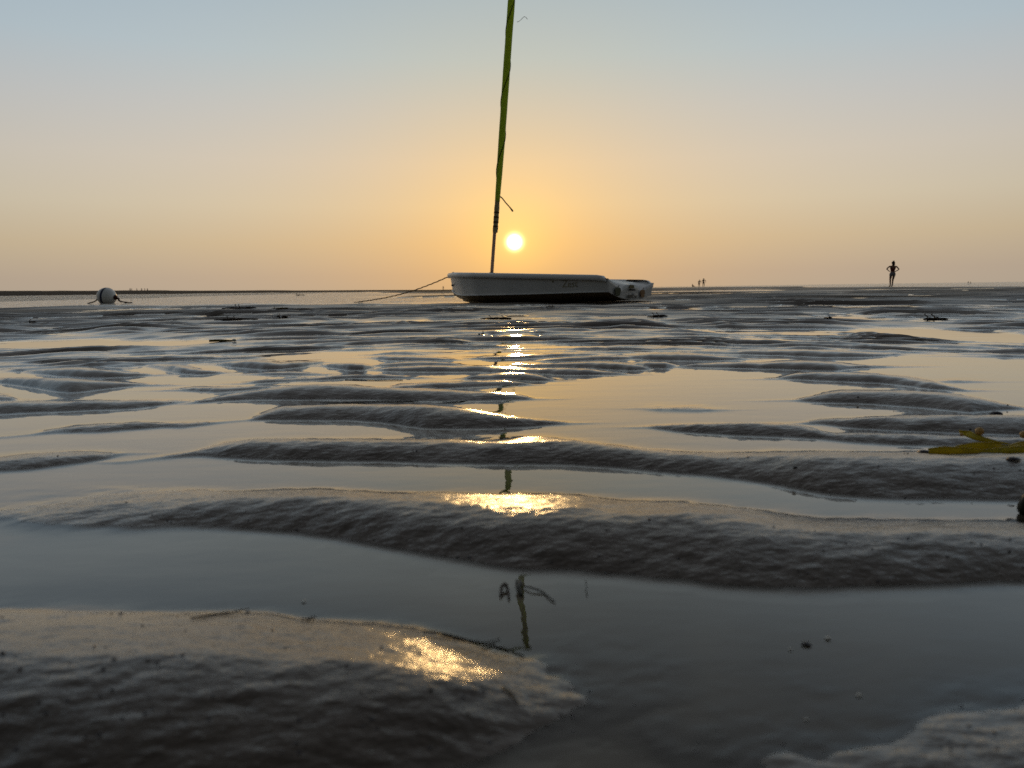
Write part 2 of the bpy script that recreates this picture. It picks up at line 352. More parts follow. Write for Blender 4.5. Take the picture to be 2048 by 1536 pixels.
# ------------------------------------------------------------------ the ripples: (position across, far edge, near edge) of each sand ridge
RIDGES = [
 (1.0, [(-700,1215,1640),(0,1218,1640),(100,1223,1640),(350,1222,1630),(500,1221,1620),(600,1233,1610),(750,1244,1590),(850,1258,1570,.95),(920,1276,1550,.85),(1000,1292,1520,.6),(1060,1303,1500,.36),(1120,1316,1480,.22),(1200,1341,1450,.13),(1290,1372,1420,.08),(1360,1396,1398,.05)]),
 (0.30,[(1280,1456,1457,.3),(1330,1449,1530,.35),(1440,1443,1580,.6),(1560,1433,1600,.7),(1700,1470,1620,.8),(1800,1442,1620),(1880,1413,1620),(2048,1398,1640),(2700,1390,1640)]),
 (1.0, [(-60,1036,1037,.3),(0,1014,1040,.3),(60,1003,1052,.32),(100,998,1055,.35),(200,982,1056,.42),(300,981,1055,.55),(400,980,1055,.75),(470,981,1058,.88),(620,980,1071),(760,985,1094),(900,985,1120),(1000,990,1138),(1024,986,1141),(1150,988,1148),(1200,1000,1151),(1270,1005,1156),(1350,1003,1163),(1450,1010,1175),(1550,1025,1181),(1620,1038,1184),(1700,1040,1180),(1800,1042,1175),(1900,1042,1170),(2048,1046,1166),(2700,1055,1165)]),
 (0.9, [(-500,915,950),(0,914,945),(60,909,940),(130,905,932),(200,903,921),(258,906,907)]),
 (1.0, [(235,925,926),(330,912,916),(390,903,912),(420,891,914),(460,883,917),(520,880,920),(700,880,923),(880,880,927),(1000,883,930),(1050,875,930),(1100,875,930),(1150,882,931),(1220,892,935),(1300,902,943),(1400,906,951),(1500,906,960),(1560,904,971),(1620,903,985),(1700,905,995),(1800,906,1000),(1900,906,1002),(2048,903,1002),(2700,900,1002)]),
 (1.0, [(490,840,841),(530,826,841),(560,815,841),(620,812,841),(700,810,841),(760,810,845),(800,810,851),(850,811,858),(930,818,859),(1000,830,858),(1050,837,855),(1100,842,850),(1150,846,847)]),
 (0.9, [(-40,878,879),(60,868,870),(110,858,866),(150,852,866),(200,848,865),(280,845,858),(330,848,854),(360,847,855),(400,845,851),(450,842,845),(500,838,840)]),
 (1.0, [(1290,853,854),(1340,848,862),(1400,848,866),(1500,848,871),(1600,849,876),(1660,866,880),(1700,865,885),(1760,866,889),(1850,869,892),(1950,873,893),(2048,875,893),(2700,875,893)]),
 (1.0, [(1600,847,848),(1640,838,848),(1700,836,856),(1800,833,862),(1880,832,865),(1950,832,868),(2048,832,871),(2700,832,871)]),
 (1.0, [(365,807,808),(420,797,805),(450,790,802),(520,780,800),(600,770,800),(650,768,800),(700,770,800),(760,775,801),(800,778,802),(870,779,803),(950,783,802),(1000,785,801),(1040,790,800),(1070,798,799)]),
 (0.9, [(-500,805,835),(0,803,830),(80,803,826),(160,802,822),(230,800,819),(280,800,817),(312,800,813),(360,800,806),(405,802,803)]),
 (1.0, [(765,776,777),(800,768,779),(850,765,779),(900,763,777),(960,761,774),(1010,760,772),(1040,763,771),(1070,769,770)]),
 (0.9, [(350,780,781),(390,774,783),(430,774,785),(480,774,782),(520,773,779),(575,772,773)]),
 (1.0, [(-500,757,760),(0,757,766),(50,756,773),(110,757,783),(145,758,786),(190,761,781),(230,764,776),(260,766,773),(335,770,771)]),
 (0.8, [(-300,786,806),(0,788,803),(20,791,803),(38,801,802)]),
 (1.0, [(-500,738,740),(0,738,740),(50,736,745),(100,735,751),(150,735,756),(200,738,757),(250,744,755),(290,748,752),(315,750,751)]),
 (0.8, [(280,729,730),(320,726,738),(360,728,748),(400,738,750),(445,746,747)]),
 (1.0, [(90,727,728),(140,723,732),(180,721,734),(220,720,735),(260,722,734),(295,730,731)]),
 (1.0, [(110,714,715),(140,710,718),(200,708,720),(260,708,718),(300,710,720),(340,712,723),(380,714,722),(435,718,719)]),
 (1.0, [(250,707,708),(280,700,708),(320,696,707),(350,697,706),(375,702,703)]),
 (1.0, [(155,695,696),(180,690,697),(200,689,696),(218,691,692)]),
 (1.0, [(-100,683,690),(0,682,688),(20,682,688),(35,685,686)]),
 (1.0, [(72,684,685),(90,680,687),(105,680,687),(118,683,684)]),
 (0.7, [(-400,694,714),(0,694,713),(50,693,712),(85,693,711),(120,695,707),(165,701,702)]),
 (1.0, [(425,728,729),(460,723,734),(500,720,738),(530,721,740),(560,726,739),(600,723,735),(640,722,727),(655,724,725)]),
 (1.0, [(640,731,732),(670,727,737),(700,726,741),(725,727,741),(750,734,735)]),
 (0.8, [(495,748,749),(540,743,751),(590,744,751),(655,749,750)]),
 (1.0, [(480,767,768),(530,759,766),(600,757,762),(650,755,760),(700,750,757),(760,749,757),(810,752,757),(855,756,757)]),
 (1.0, [(725,739,740),(780,735,743),(850,732,744),(900,732,744),(960,731,744),(1000,733,748),(1060,736,748),(1125,740,741)]),
 (1.0, [(925,758,759),(950,750,760),(1000,745,761),(1050,745,762),(1080,750,763),(1115,761,762)]),
 (1.0, [(735,733,734),(800,724,733),(850,722,733),(900,724,733),(945,731,732)]),
 (1.0, [(1005,739,740),(1060,736,747),(1130,735,751),(1180,738,751),(1220,743,750),(1270,749,750)]),
 (1.0, [(1025,731,732),(1080,728,735),(1150,724,737),(1200,722,739),(1260,726,742),(1305,738,739)]),
 (1.0, [(735,715,716),(770,711,721),(830,711,723),(880,715,722),(915,720,721)]),
 (1.0, [(925,717,718),(980,712,720),(1040,709,718),(1100,707,715),(1180,703,711),(1245,705,706)]),
 (1.0, [(1060,722,723),(1120,715,724),(1180,712,722),(1240,711,720),(1300,715,716)]),
 (1.0, [(640,700,701),(700,695,704),(770,697,706),(840,700,708),(900,706,707)]),
 (1.0, [(880,702,703),(950,697,707),(1020,695,704),(1080,696,703),(1130,700,701)]),
 (1.0, [(1140,702,703),(1200,695,702),(1280,692,700),(1340,693,699),(1390,697,698)]),
 (1.0, [(1345,734,735),(1391,727,735),(1446,724,736),(1519,725,738),(1610,721,741),(1665,724,743),(1702,729,738),(1775,732,735),(1806,733,734)]),
 (1.0, [(1550,757,758),(1592,746,759),(1629,745,761),(1683,745,763),(1756,748,767),(1811,753,772),(1866,763,779),(1930,781,782)]),
 (1.0, [(1580,800,801),(1621,792,805),(1650,786,806),(1683,781,807),(1738,782,808),(1811,783,813),(1884,787,820),(1939,794,826),(1994,804,821),(2055,817,818)]),
 (1.0, [(1380,692,693),(1464,687,696),(1556,686,697),(1618,681,696),(1683,687,698),(1756,695,702),(1815,706,707)]),
 (1.0, [(1325,705,706),(1391,699,708),(1464,698,709),(1556,698,711),(1640,699,715),(1720,702,715),(1770,705,713),(1815,708,709)]),
 (1.0, [(1235,714,715),(1300,706,721),(1360,706,722),(1420,709,722),(1505,718,719)]),
 (1.0, [(1250,730,731),(1290,722,737),(1330,724,738),(1360,731,732)]),
 (1.0, [(1885,711,712),(1976,707,715),(2048,703,716),(2400,700,718)]),
 (1.0, [(1945,687,688),(1990,684,688),(2048,684,689),(2400,684,690)]),
 (1.0, [(1570,681,682),(1650,676,684),(1740,673,689),(1800,678,690),(1850,683,691),(1908,687,688)]),
 (0.6, [(1880,763,764),(1910,760,765),(1955,763,764)]),
 (0.5, [(1275,816,817),(1320,812,822),(1400,814,823),(1440,819,820)]),
]
# lower ground where shallow pools stand further out: centre, half size, depth
BLOBS = [(1550,672,150,13,.016),(1760,637,95,12,.018),(1950,639,100,6,.014),(1960,675,170,22,.02),(1365,652,66,10,.014),(1355,620,55,5,.012),
         (1750,597,30,2.5,.012),(80,667,85,6,.014),(110,688,140,10,.016),(335,688,110,8,.014),(460,633,60,6,.012),(610,633,95,9,.010),(300,664,42,2.5,.012),
         (1032,672,60,6,.040),(1038,648,45,3,.030),(1033,632,30,2.5,.026),(640,711,130,9,.016),(240,640,60,3,.01),(30,642,50,3,.01),(1600,613,60,2.5,.010),
         (1450,640,40,3,.012),(930,690,60,4,.010),(1840,605,50,2,.010),(1960,616,40,2,.01),(120,655,60,2.5,.010),(700,640,50,3,.010),(860,648,45,3,.01),(1200,660,45,3,.010)]
BARS = {  # along each line of sight: (distance, height of the sand)
 -900:[(9,.006),(14,.002),(17,-.03),(300,-.03),(380,0),(480,3.4),(560,3.0),(700,-1.2)],
 0:[(10,.006),(14,.003),(17,-.02),(20,-.04),(300,-.04),(380,0.02),(480,2.75),(560,2.5),(700,-1.2)],
 230:[(10,.006),(13.5,.003),(15,-.02),(20,-.04),(300,-.04),(380,0.02),(480,2.25),(560,2.0),(700,-1.2)],
 500:[(10,.006),(13,.003),(14.5,-.02),(20,-.04),(210,-.04),(240,0.01),(460,1.3),(560,1.2),(700,-1.2)],
 700:[(9,.006),(12,.002),(14,-.03),(24,-.03),(26,-.012),(28,-.02),(110,-.03),(150,0.01),(400,.6),(560,.4),(700,-1.2)],
 880:[(9,.006),(11.5,.003),(13,-.03),(21,-.03),(23,.012),(28,.012),(30,-.03),(44,-.03),(47,.012),(120,.08),(320,.20),(400,.1),(600,-1.2)],
 1100:[(9,.006),(13,.008),(16,.0),(20,-.01),(23,.012),(28,.012),(30,-.03),(42,-.03),(46,.012),(120,.06),(260,.12),(360,0),(500,-1.2)],
 1310:[(8,.006),(28,.010),(30,-.02),(35.5,-.02),(38,.008),(150,.015),(200,0),(320,-1.2)],
 1500:[(8,.006),(28,.010),(31,-.012),(36,-.012),(39,.008),(140,.005),(180,0),(260,-1.2)],
 1600:[(8,.006),(28,.010),(60,.012),(110,.005),(130,0),(200,-1.2)],
 1784:[(8,.006),(40,.012),(57,.012),(62,.0),(75,-.35),(120,-1.2)],
 2048:[(8,.006),(30,.010),(43,.008),(47,-.05),(60,-.5),(90,-1.2)],
 2900:[(8,.006),(28,.010),(36,.006),(41,-.05),(55,-.5),(90,-1.2)],
}

def ridge_field(X, Y, rr):
    """signed height of the sand over the pool level near the camera"""
    D = 0.011
    out = np.full(X.shape, -D)
    U = X / np.maximum(Y, 1e-3)
    for hs, pts in RIDGES:
        far = [on_ground(p[0], p[1]) for p in pts]; near = [on_ground(p[0], p[2]) for p in pts]
        uf, yf = np.array([v.x / v.y for v in far]), np.array([v.y for v in far])
        un, yn = np.array([v.x / v.y for v in near]), np.array([v.y for v in near])
        u0, u1 = max(uf[0], un[0]), min(uf[-1], un[-1])
        lo, hi = yn.min() - 0.30, yf.max() + 0.30
        sel = (Y > lo) & (Y < hi) & (U > u0 - 0.5) & (U < u1 + 0.5)
        if not sel.any(): continue
        u, y, x = U[sel], Y[sel], X[sel]
        # finer, smoothed edges with a little wander
        ug = np.linspace(u0, u1, 220)
        ker = np.hanning(13); ker /= ker.sum()
        def sm(a): return np.convolve(np.pad(a, 6, mode='edge'), ker, 'valid')
        yfg, yng = sm(np.interp(ug, uf, yf)), sm(np.interp(ug, un, yn))
        uc = np.clip(u, u0, u1)
        hm = np.interp(uc, un, [p[3] if len(p) > 3 else 1.0 for p in pts])
        F_, N_ = np.interp(uc, ug, yfg), np.interp(uc, ug, yng)
        w = np.maximum(F_ - N_, 1e-4)
        mid = 0.5 * (F_ + N_)
        t = (y - N_) / w
        H = hs * hm * np.minimum(w * np.minimum(0.112, 0.126 / mid), 0.024)
        inside = (t > 0) & (t < 1)
        tt = np.clip(t, 0, 1)
        tf = np.clip(0.44 - 0.17 * (mid - 0.6), 0.18, 0.46)           # how much of the width the steep near face takes
        fr_ = np.sin(np.pi / 2 * np.clip(tt / tf, 0, 1)); q = np.clip((tt - tf) / (1 - tf), 0, 1)
        bk_ = 1 - q ** 1.28
        s = np.where(inside, H * np.where(tt < tf, fr_, bk_), 0.0)
        sl_n, sl_f = np.clip(H / w * 1.57 / tf, 0.06, 0.42), np.clip(H / w * 1.6, 0.035, 0.14)
        dn, df = np.maximum(N_ - y, 0), np.maximum(y - F_, 0)
        s = s - D * (1 - np.exp(-sl_n * dn / D)) - D * (1 - np.exp(-sl_f * df / D))
        lat = np.abs(u - uc) * y
        s = s - np.minimum(2 * D, 0.05 * lat)
        out[sel] = np.maximum(out[sel], s)
    return out

# ------------------------------------------------------------------ ground sheet, polar grid round the place where the photographer lies
def build_ground():
    dense = np.linspace(R(-45), R(45), 661)
    side = []
    a, st = R(45), dense[1] - dense[0]
    while a < R(180):
        st = min(st * 1.18, R(3.0)); a += st
        if a < R(178.5): side.append(a)
    phi = np.concatenate([-np.array(side[::-1]), dense, np.array(side)])
    rs = list(np.geomspace(0.02, 0.26, 14))
    r = rs[-1]
    while r < 6000:
        k = 0.0055 if r < 15 else (0.011 if r < 60 else 0.045)
        r *= 1 + k; rs.append(r)
    rs = np.array(rs)
    PH, RR = np.meshgrid(phi, rs)
    X, Y = RR * np.sin(PH), RR * np.cos(PH)
    # ---- large form
    keys = sorted(BARS); kphi = [math.atan((k - 1024) / FPX) for k in keys]
    lr = np.log(RR)
    prof = [np.interp(lr, np.log([p[0] for p in BARS[k]]), [p[1] for p in BARS[k]]) for k in keys]
    macro = prof[0].copy()
    wob = vnoise(X * 0.12, Y * 0.12, 5) * 0.015
    PHw = PH + np.where(RR > 10, wob, 0)
    for i in range(len(keys) - 1):
        t = np.clip((PHw - kphi[i]) / (kphi[i + 1] - kphi[i]), 0, 1); t = t * t * (3 - 2 * t)
        macro = np.where(PHw >= kphi[i], prof[i] * (1 - t) + prof[i + 1] * t, macro)
    behind = sstep(R(75), R(110), np.abs(PH))
    macro = macro * (1 - behind) + behind * (0.004 + np.minimum(RR * 0.004, 2.0))
    # ---- mid ripples
    wx, wy = fbm(X * 0.9, Y * 0.9, 11, 2), fbm(X * 0.55, Y * 0.9, 23, 2)
    bb, ly = PH, np.log(RR)                                  # the ripples grow wider towards the boat
    warp = fbm(bb * 6, ly * 5, 13, 3)
    ph1 = 2 * np.pi * (ly + 0.045 * warp + 0.03 * np.sin(bb * 3)) / 0.045
    tri = (np.sin(ph1) + 0.42 * np.sin(2 * ph1)) / 1.15
    A = np.clip(0.0038 * RR, 0.009, 0.028) * (1 - 0.75 * np.exp(-((X - 0.2) / 2.4) ** 2 - ((Y - 11.6) / 1.6) ** 2))
    amp = np.clip(0.45 + 0.9 * fbm(bb * 6, ly * 16, 31, 2), 0.0, 1.1)
    rip = tri * amp * A * 1.0
    lens = (0.75 * fbm(bb * 4.5, ly * 17, 41, 3) + 0.6 * fbm(bb * 13, ly * 46, 43, 1)) * A
    lens2 = fbm(X * 0.22, Y * 0.45, 47, 2) * 0.006
    fade = 1 - 0.75 * sstep(15, 40, RR)
    midz = macro + 0.0015 + (rip + lens) * fade * (1 - sstep(90, 200, RR)) + lens2 * (1 - sstep(40, 90, RR))
    midz = midz + np.where(macro < -0.008, -0.006, 0)
    for cx, cy, rx, ry, dz in BLOBS:
        c = on_ground(cx, cy); e1 = on_ground(cx + rx, cy); f1, n1 = on_ground(cx, cy - ry), on_ground(cx, cy + ry)
        ax = (e1 - c).length; ay = 0.5 * (f1.y - n1.y); cyw = 0.5 * (f1.y + n1.y)
        q = ((X - c.x) / ax) ** 2 + ((Y - cyw) / ay) ** 2 + 0.35 * wx
        midz = midz - dz * (1 - sstep(0.25, 1.5, q))
    near = ridge_field(X, Y, RR)
    wander = fbm(X * 7, Y * 12, 61, 3) * (0.0006 + 0.0016 * sstep(0.4, 1.3, RR))
    near = near + wander
    m = sstep(2.45, 2.95, RR + 0.25 * wx)
    front = 1 - sstep(R(44), R(60), np.abs(PH))
    Z = midz * m + near * (1 - m)
    Z = Z * front + midz * (1 - front)
    Z = np.where(RR < 0.2, np.minimum(Z, 0.0), Z)
    # ---- lumps on the sand, quieter under water
    up = 0.35 + 0.65 * sstep(-0.004, 0.006, Z)
    ca, sa = math.cos(0.25), math.sin(0.25)
    xr, yr = X * ca + Y * sa, -X * sa + Y * ca
    finef = 1 - sstep(3, 7, RR)
    Z = Z + up * finef * (fbm(xr * 28, yr * 46, 71, 2) * 0.0011 + fbm(xr * 75, yr * 140, 81, 2) * 0.00065)
    Z = Z + up * (1 - sstep(20, 60, RR)) * fbm(X * 9, Y * 14, 91, 2) * 0.0014
    return X, Y, Z, RR, PH, macro
GX, GY, GZ, GR, GP, GM = build_ground()
def grid_mesh(name, X, Y, Z, keep, m):
    nr, nc = X.shape
    idx = np.arange(nr * nc).reshape(nr, nc)
    nxt = np.roll(np.arange(nc), -1)
    a, b = idx[:-1, :], idx[:-1, :][:, nxt]
    c, d = idx[1:, :][:, nxt], idx[1:, :]
    quads = np.stack([a, b, c, d], -1)
    if keep is not None:
        k = keep[:-1, :] | keep[:-1, :][:, nxt] | keep[1:, :][:, nxt] | keep[1:, :]
        quads = quads[k]
    quads = quads.reshape(-1, 4)
    used = np.zeros(nr * nc, bool); used[quads.ravel()] = True
    remap = np.cumsum(used) - 1
    co = np.stack([X.ravel(), Y.ravel(), Z.ravel()], -1)[used].astype(np.float32)
    quads = remap[quads].astype(np.int32)
    me = bpy.data.meshes.new(name)
    me.vertices.add(len(co)); me.vertices.foreach_set('co', co.ravel())
    me.loops.add(quads.size); me.loops.foreach_set('vertex_index', quads.ravel())
    me.polygons.add(len(quads))
    me.polygons.foreach_set('loop_start', np.arange(0, quads.size, 4, dtype=np.int32))
    me.polygons.foreach_set('loop_total', np.full(len(quads), 4, np.int32))
    me.polygons.foreach_set('use_smooth', np.ones(len(quads), bool))
    me.update(calc_edges=True); me.validate()
    me.materials.append(m)
    o = bpy.data.objects.new(name, me); col.objects.link(o)
    return o, used
ground, _ = grid_mesh('ground', GX, GY, GZ, None, M['sand'])
drained = np.clip(sstep(2.2, 13, GR) * (0.66 + 0.5 * fbm(GX * .35, GY * .5, 131, 3)) * sstep(-0.004, 0.008, GM) + sstep(0.02, 0.10, GM), 0, 1)
_g = ground.data.attributes.new('graininess', 'FLOAT', 'POINT')
_g.data.foreach_set('value', (1.0 - 0.85 * sstep(0.7, 2.4, GR)).ravel().astype(np.float32))
_a = ground.data.attributes.new('drained', 'FLOAT', 'POINT'); _a.data.foreach_set('value', drained.ravel().astype(np.float32))
tag(ground, 'rippled dark wet sand flat at low tide', kind='structure')
# still water in the hollows, drawn up a little where it meets the sand
k = 0.0013 * np.clip(GR, 0.5, 3) ** 0.5
soft = k * np.logaddexp(0, GZ / k) - 0.30 * k
WZ = np.where(GZ < 0.02, soft, 0.0)
keep = (WZ > GZ - 0.0006) & (GR < 700) & (np.abs(GP) < R(88))
water, used = grid_mesh('water', GX, GY, WZ, keep, M['water'])
tag(water, 'still shallow tide pools between the sand ripples', kind='structure')
chop = (sstep(10.5, 15, GR) * (1 - sstep(-0.02, 0.003, GM))).ravel()[used]
att = water.data.attributes.new('chop', 'FLOAT', 'POINT')
att.data.foreach_set('value', chop.astype(np.float32))
silt = ((0.52 + 0.12 * fbm(GX * 9, GY * 13, 151, 3)) * (1 - np.exp(-np.maximum(WZ - GZ, 0) / 0.006))).ravel()[used]
att = water.data.attributes.new('silt', 'FLOAT', 'POINT')
att.data.foreach_set('value', silt.astype(np.float32))
def ground_z(x, y):
    r, p = math.hypot(x, y), math.atan2(x, y)
    j = int(np.argmin(np.abs(GP[0] - p))); i = int(np.argmin(np.abs(GR[:, 0] - r)))
    return float(GZ[i, j])
def surf_z(x, y):
    return max(ground_z(x, y), 0.0)
# the open sea beyond the bars
V, F = [], []
rad = [42, 60, 90, 140, 220, 400, 800, 2000, 6000, 20000]
ang = np.linspace(R(-100), R(100), 81)
for r_ in rad:
    for a_ in ang: V.append((r_ * math.sin(a_), r_ * math.cos(a_), -0.36))
n_ = len(ang)
for i in range(len(rad) - 1):
    for j in range(n_ - 1): F.append((i * n_ + j, i * n_ + j + 1, (i + 1) * n_ + j + 1, (i + 1) * n_ + j))
sea = mesh_obj('sea', V, F, M['sea'])
tag(sea, 'grey calm sea along the horizon', kind='structure')
# ------------------------------------------------------------------ the dinghy
PSI = R(40.1)
boat = empty('sailing_dinghy', (1.66, 10.5, -0.012))
boat.rotation_euler = (R(3.0), 0, math.pi - PSI)
tag(boat, 'white sailing dinghy with green sail furled round its mast, aground on the sand', 'boat')
BM = Matrix.Translation(boat.location) @ boat.rotation_euler.to_matrix().to_4x4()
LOA = 3.455
ST = [0, .03, .1, .3, .5, .7, .82, .90, .96, 1.0]
TB = dict(yg=[.61, .635, .66, .71, .72, .645, .51, .355, .19, .06], zg=[.262, .285, .292, .315, .340, .368, .388, .402, .412, .418],
          yc=[.57, .585, .61, .655, .655, .555, .40, .245, .105, .03], zc=[.140, .139, .135, .118, .108, .106, .112, .130, .165, .205],
          zk=[.055, .05, .035, .008, 0, .004, .014, .036, .075, .135])
_fine = np.linspace(0, 1, 201)
def _sm(v):
    a = np.interp(_fine, ST, v); ker = np.hanning(17); ker /= ker.sum()
    b = np.convolve(np.pad(a, 8, mode='reflect', reflect_type='odd'), ker, 'valid'); return b
TBs = {k_: _sm(v) for k_, v in TB.items()}
def hp(key, s): return float(np.interp(s, _fine, TBs[key]))
def hull_x(s, z=0.3): return LOA * s - 0.05 * s ** 6 * (0.42 - z) / 0.4
def hull_y(s, z):
    """half beam of the topside at height z"""
    zc, zg = hp('zc', s), hp('zg', s); t = min(1, max(0, (z - zc) / (zg - zc)))
    return hp('yc', s) + (hp('yg', s) - hp('yc', s)) * t ** 1.15
SS = [i / 46 for i in range(47)]
def loft(rows, closed=False):
    V, F = [], []; n = len(rows[0])
    for r_ in rows: V += r_
    for i in range(len(rows) - 1):
        for j in range(n - 1): F.append((i * n + j, i * n + j + 1, (i + 1) * n + j + 1, (i + 1) * n + j))
    return V, F
def bottom_z(s, y): return hp('zk', s) + (hp('zc', s) - hp('zk', s)) * min(1, abs(y) / hp('yc', s)) ** 2.1
# topsides and bottom
rows = []
for s_ in SS:
    row = []
    for q in range(9): row.append((s_, 1, q / 8))
    pts = [(hull_x(s_, hp('zc', s_) + (hp('zg', s_) - hp('zc', s_)) * q), hull_y(s_, hp('zc', s_) + (hp('zg', s_) - hp('zc', s_)) * q), hp('zc', s_) + (hp('zg', s_) - hp('zc', s_)) * q) for _, _, q in row]
    rows.append(pts)
pv, pf = loft(rows)
sv, sf = loft([[(x, -y, z) for x, y, z in r_] for r_ in rows])
end = [rows[-1][j] for j in range(9)]
ev, ef = loft([end, [(x, -y, z) for x, y, z in end]])
hull = fix_normals(mesh_obj('hull', *merge([(pv, pf), (sv, sf), (ev, ef)]), M['hull'], boat))
rows = []
for s_ in SS:
    yc = hp('yc', s_)
    rows.append([(hull_x(s_, bottom_z(s_, yc * q)), yc * q * 0.998, bottom_z(s_, yc * q)) for q in [i / 8 for i in range(-8, 9)]])
bot = fix_normals(mesh_obj('hull_bottom', *loft(rows), M['bottom'], boat)); bot['label'] = 'brownish underside of the hull, shade put into its colour'
# spray chine and keel band
V, F = [], []
for sg in (1, -1):
    V2, F2 = tube([(hull_x(s_), sg * (hp('yc', s_) + .002), hp('zc', s_)) for s_ in SS], .010, 6); V, F = merge([(V, F), (V2, F2)])
mesh_obj('chine', V, F, M['hull'], boat)
V, F = tube([(hull_x(s_, 0.05), 0, hp('zk', s_) - .004) for s_ in SS[4:44]], .022, 6)
mesh_obj('keel_band', V, F, M['bottom'], boat)
# rolled gunwale
prof = [(-.012, -.004), (.024, -.004), (.038, .012), (.044, .036), (.036, .060), (.018, .074), (-.02, .080), (-.07, .078)]
rows = []
order = [(s_, 1) for s_ in SS] + [(s_, -1) for s_ in SS[::-1]]
for s_, sg in order:
    ext = .035 * max(0, (s_ - .8) / .2) ** 2
    rnd = math.sqrt(max(0.0, 1 - max(0, (0.035 - s_) / 0.035) ** 2))
    yg, zg = hp('yg', s_), hp('zg', s_)
    rows.append([(hull_x(s_, .42) + ext * (1 if dy > -.01 else .5), sg * max(.01, yg + dy * (1 if s_ > .03 else .4 + .6 * rnd)), zg + dz * (.35 + .65 * rnd)) for dy, dz in prof])
gw = fix_normals(mesh_obj('gunwale', *loft(rows), M['hull'], boat))
# decks and cockpit
rows = []
for s_ in [x for x in SS if x >= .70]:
    ext = .05 * max(0, (s_ - .8) / .2) ** 2
    yi = max(.008, hp('yg', s_) - .069)
    rows.append([(hull_x(s_, .42) + ext * .5, yi * q, hp('zg', s_) + .078 + .02 * (1 - q * q)) for q in [i / 6 for i in range(-6, 7)]])
mesh_obj('foredeck', *loft(rows), M['hull'], boat)
rows = []
for s_ in [x for x in SS if .105 <= x <= .72]:
    yg, zg = hp('yg', s_), hp('zg', s_)
    sec = [(yg - .069, zg + .078), (yg - .15, zg + .072), (yg - .19, zg + .05), (yg - .24, zg - .07), (yg - .30, .15), (0, .13)]
    full = [(hull_x(s_), y, z) for y, z in sec] + [(hull_x(s_), -y, z) for y, z in sec[-2::-1]]
    rows.append(full)
mesh_obj('cockpit', *loft(rows), M['hull'], boat)
# scooped transom
def scoop(y):
    a = abs(y)
    c = .262 - .075 * math.exp(-((a - .27) / .125) ** 2 * 1.2) + .052 * max(0, (a - .40) / .21) ** 1.5
    return c
ys = [-.61 + 1.22 * i / 48 for i in range(49)]
rows = []
for y in ys:
    zb = bottom_z(0, y) if abs(y) <= .57 else .14 + (.262 - .14) * (abs(y) - .57) / .04
    zt = max(scoop(y), zb + .004)
    rows.append([(-.02 * (q) - .03 * math.sin(math.pi * q) * 0, y, zb + (zt - zb) * q) for q in (0, .25, .5, .75, 1)] +
                [(.02, y, zt + .004), (.09, y, zt + .022), (.17, y, max(zt + .03, .285)), (.23, y, .322), (.30, y, .322), (.42, y, .320), (.43, y, .16)])
transom = fix_normals(mesh_obj('transom', *loft(rows), M['hull'], boat)); transom['label'] = 'scooped white transom with printed stickers'
def flat_on_transom(name, outline, cy, cz, m, parent=transom):
    V = [(-.026 - .006, cy - a, cz + b) for a, b in outline]
    V += [(x + .003, y, z) for x, y, z in V]; n = len(outline)
    F = [tuple(range(n)), tuple(range(2 * n - 1, n - 1, -1))] + [(i, (i + 1) % n, n + (i + 1) % n, n + i) for i in range(n)]
    return mesh_obj(name, V, F, m, parent, smooth=False)
pep = [(-.006, .052), (-.03, .055), (-.058, .050), (-.072, .028), (-.068, -.004), (-.052, -.040), (-.036, -.060), (-.016, -.056), (0, -.062), (.018, -.056),
       (.036, -.060), (.054, -.038), (.068, -.004), (.073, .026), (.060, .050), (.032, .056), (.014, .050), (.018, .074), (.030, .084), (.020, .090), (.004, .078)]
flat_on_transom('pepper_print', pep, .375, .150, M['pepper_green'])
flat_on_transom('pepper_print', [(a * .85, b * .95) for a, b in pep], -.28, .150, M['pepper_red'])
def rect(w, h): return [(-w / 2, -h / 2), (w / 2, -h / 2), (w / 2, h / 2), (-w / 2, h / 2)]
flat_on_transom('sticker', rect(.125, .042), .02, .234, M['sticker'])
flat_on_transom('sticker', rect(.13, .040), .045, .098, M['greysticker'])
flat_on_transom('sticker', rect(.10, .030), -.10, .135, M['hull'])
flat_on_transom('sticker', rect(.05, .030), -.09, .092, M['greysticker'])
for yy in (.06, -.02):
    V, F = tube([(-.06, yy, .19), (-.02, yy, .19)], .012, 8); mesh_obj('rudder_fitting', V, F, M['greysticker'], transom)
# lettering on the topside, following the hull
fc = bpy.data.curves.new('name_lettering', 'FONT'); fc.body = 'Zest'; fc.size = .135; fc.shear = .25; fc.resolution_u = 3; fc.extrude = 0
to = bpy.data.objects.new('name_lettering', fc); col.objects.link(to)
bpy.context.view_layer.update()
tm = bpy.data.meshes.new_from_object(to.evaluated_get(bpy.context.evaluated_depsgraph_get()))
bpy.data.objects.remove(to)
bm_ = bmesh.new(); bm_.from_mesh(tm); bmesh.ops.triangulate(bm_, faces=bm_.faces)
for v in bm_.verts:
    x, z = .70 - v.co.x, .205 + v.co.y
    v.co = (x, hull_y(x / LOA, z) + .004, z)
bm_.to_mesh(tm); bm_.free(); tm.name = 'name_lettering'
tm.materials.clear(); tm.materials.append(M['letter'])
to = bpy.data.objects.new('name_lettering', tm); col.objects.link(to); to.parent = hull
V, F = tube([(.84, hull_y(.84 / LOA, .285) - .004, .285), (.84, hull_y(.84 / LOA, .285) + .005, .285)], .014, 10)
mesh_obj('dot_mark', V, F, M['letter'], hull)
V, F = tube([(3.25, hull_y(.93, .28) - .02, .285), (3.25, hull_y(.93, .28) + .012, .285)], .016, 10)
mesh_obj('drain_plug', V, F, M['greysticker'], hull)
V, F = tube([(3.42, 0, .49), (3.45, 0, .515), (3.48, 0, .49)], .008, 6); mesh_obj('bow_ring', V, F, M['greysticker'], gw)
